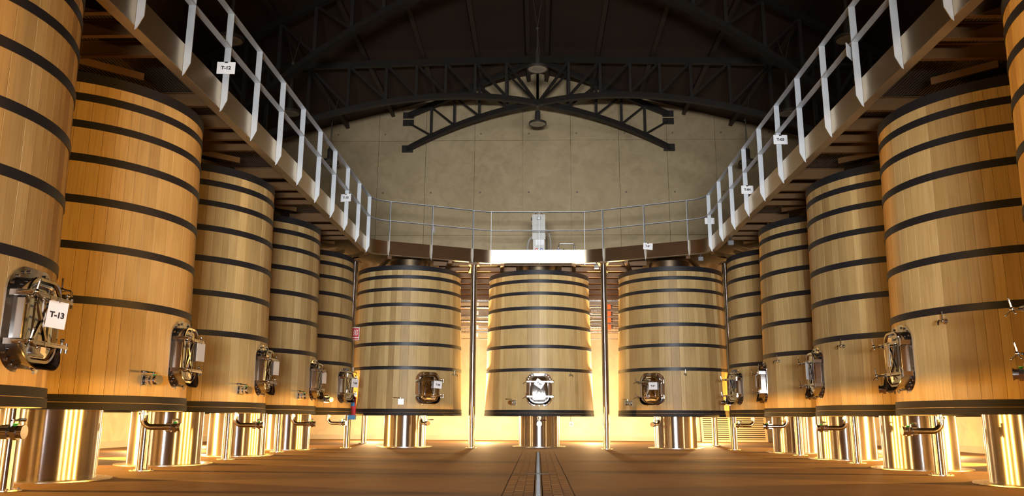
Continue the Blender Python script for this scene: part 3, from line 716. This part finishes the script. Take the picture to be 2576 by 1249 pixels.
# ------------------------------------------------------------------ pipes on the end wall
for s in (-1, 1):
    nm = 'left' if s < 0 else 'right'
    t = thing('pipe_rack', f'bank of horizontal pipes on the end wall, {nm} of the middle tank', 'pipes', (s*2.4, 31.2, 0))
    for z in (5.80, 5.40):
        bm = B(); box(bm, (0, .05, z), (3.6, .06, .09)); rr_ = obj('perforated_rail', bm, PIPEM, t)
        bm = B()
        for k in range(14): rod(bm, (-1.7+.26*k, .018, z), (-1.7+.26*k, .024, z), .014, 6)
        obj('rail_hole', bm, BLACK, rr_, kind='stuff')
    for z, r in ((5.10, .075), (4.74, .045), (4.56, .075), (4.27, .03), (4.15, .035), (3.87, .02)):
        if s > 0 and r > .07: continue
        bm = B(); rod(bm, (-1.8, 0, z), (1.8, 0, z), r, 14); obj('pipe', bm, PIPEM, t, True)
    for z in (5.22, 4.88, 4.32, 4.02):
        bm = B(); box(bm, (.0 if s < 0 else -.42, -.02, z), (.11, .05, .17)); rod(bm, (.0 if s < 0 else -.42, -.02, z+.05), (.0 if s < 0 else -.42, -.02, z+.26), .012, 6); obj('pipe_hanger', bm, simple('hanger', (.62, .58, .5), .35, .5), t)
    if s > 0:
        for z, nx in ((5.12, -1), (4.85, 1), (4.60, -1), (4.33, 1)):
            bm = B(); rod(bm, (-.3, -.06, z), (1.7, -.06, z), .038, 12); obj('pipe', bm, PIPEM, t, True)
            bm = B(); box(bm, (.27, -.14, z), (.37, .14, .2)); bmesh.ops.bevel(bm, geom=bm.edges[:], offset=.02, segments=2, affect='EDGES'); ac = obj('orange_actuator', bm, ORANGE, t)
            bm = B(); rod(bm, (.46, -.14, z+.04), (.52, -.14, z+.04), .022, 8); rod(bm, (.46, -.14, z-.04), (.52, -.14, z-.04), .022, 8); obj('cable_gland', bm, BLACK, ac)
            bm = B(); rod(bm, (.78, -.13, z+.01), (1.1, -.13, z+.01), .022, 8); obj('red_handle', bm, RED, t)
        for za, zb in ((5.12, 4.85), (4.60, 4.33)):
            bm = B(); zm = (za+zb)/2; tube(bm, [(-.28, -.06, za)]+[(-.30-.12*sin(a), -.06, zm+(za-zb)/2*cos(a)) for a in [pi*k/8 for k in range(9)]]+[(-.28, -.06, zb)], .045, 10); obj('pipe_bend', bm, PIPEM, t, True)
        for z in (4.98, 4.47):
            bm = B(); rod(bm, (-1.0, .02, z), (1.8, .02, z), .03, 10); obj('pipe', bm, PIPEM, t, True)

# slatted panels leaning on the end wall
for x0, x1, l in ((6.12, 7.22, 'left of two slatted wooden panels leaning at the end wall'), (7.34, 8.56, 'right of two slatted wooden panels leaning at the end wall')):
    t = thing('slatted_panel', l, 'panel', ((x0+x1)/2, 30.75, 0)); t.rotation_euler = (-radians(11), 0, 0); wd_ = x1-x0; H = 1.3
    for s in (-1, 1):
        bm = B(); box(bm, (s*(wd_/2-.035), 0, H/2), (.07, .06, H)); obj('stile', bm, WLAT, t)
    for z in (.04, H-.04):
        bm = B(); box(bm, (0, 0, z), (wd_-.14, .05, .08)); obj('frame_rail', bm, WLAT, t)
    bm = B(); box(bm, (0, .035, H/2), (wd_-.02, .012, H-.02)); obj('backing', bm, simple('dark_backing', (.012, .006, .003), .9), t)
    bm = B(); box(bm, (0, 0, 0), (wd_-.14, .018, .046), Matrix.Rotation(.35, 3, 'X')); sm = mesh_of(bm, 'slat', WLAT)
    for k in range(14): obj('slat', sm, None, t, loc=(0, -.005, .125+k*.078))

# ------------------------------------------------------------------ small things
t = thing('fire_sign', 'small red fire sign with white flame on the column beside the left row', 'sign', (-5.12, 22.17, 3.12))
bm = B(); box(bm, (0, 0, 0), (.22, .006, .36)); obj('sign_plate', bm, WHITE, t)
bm = B(); box(bm, (0, -.004, .03), (.19, .004, .25)); box(bm, (0, -.004, -.145), (.19, .004, .04)); obj('red_panel', bm, RED, t)
bm = B()
for k in range(3): tube(bm, [(-.05+.045*k-.01, -.008, -.05), (-.03+.045*k, -.008, .0), (-.05+.045*k, -.008, .04), (-.025+.045*k, -.008, .11)], .011, 6)
obj('flame_mark', bm, WHITE, t)
bm = B(); box(bm, (.04, .05, .0), (.03, .11, .03)); obj('sign_bracket', bm, STEEL, t)
t = thing('extinguisher', 'red fire extinguisher box with blue base low on a column by T-09', 'extinguisher', (-5.10, 22.12, .76))
bm = B(); box(bm, (0, 0, .36), (.18, .12, .52)); bmesh.ops.bevel(bm, geom=bm.edges[:], offset=.02, segments=2, affect='EDGES'); obj('red_body', bm, RED, t)
bm = B(); box(bm, (0, 0, .06), (.20, .13, .12)); obj('blue_base', bm, BLUE, t)
bm = B(); box(bm, (0, -.063, .42), (.15, .006, .12)); obj('instruction_label', bm, BLUE, t)
bm = B(); rod(bm, (0, 0, .62), (0, 0, .70), .04, 12); rod(bm, (-.02, 0, .70), (.09, -.02, .72), .012, 8); obj('valve_head', bm, BLACK, t)
bm = B(); box(bm, (-.05, .065, .34), (.06, .02, .1)); obj('column_clamp', bm, STEEL, t)
t = thing('wall_socket', 'small white socket box low on the end wall', 'socket', (1.27, 31.36, .62))
bm = B(); box(bm, (0, 0, 0), (.16, .09, .15)); bmesh.ops.bevel(bm, geom=bm.edges[:], offset=.012, segments=2, affect='EDGES'); obj('socket_box', bm, WHITE, t)
bm = B(); box(bm, (0, -.05, -.01), (.10, .012, .08)); obj('socket_cover', bm, GREYP, t)
bm = B(); tube(bm, [(0, .0, .07), (-.02, .0, .2), (-.01, .02, .3)], .008, 6); obj('socket_cable', bm, CABLE, t)
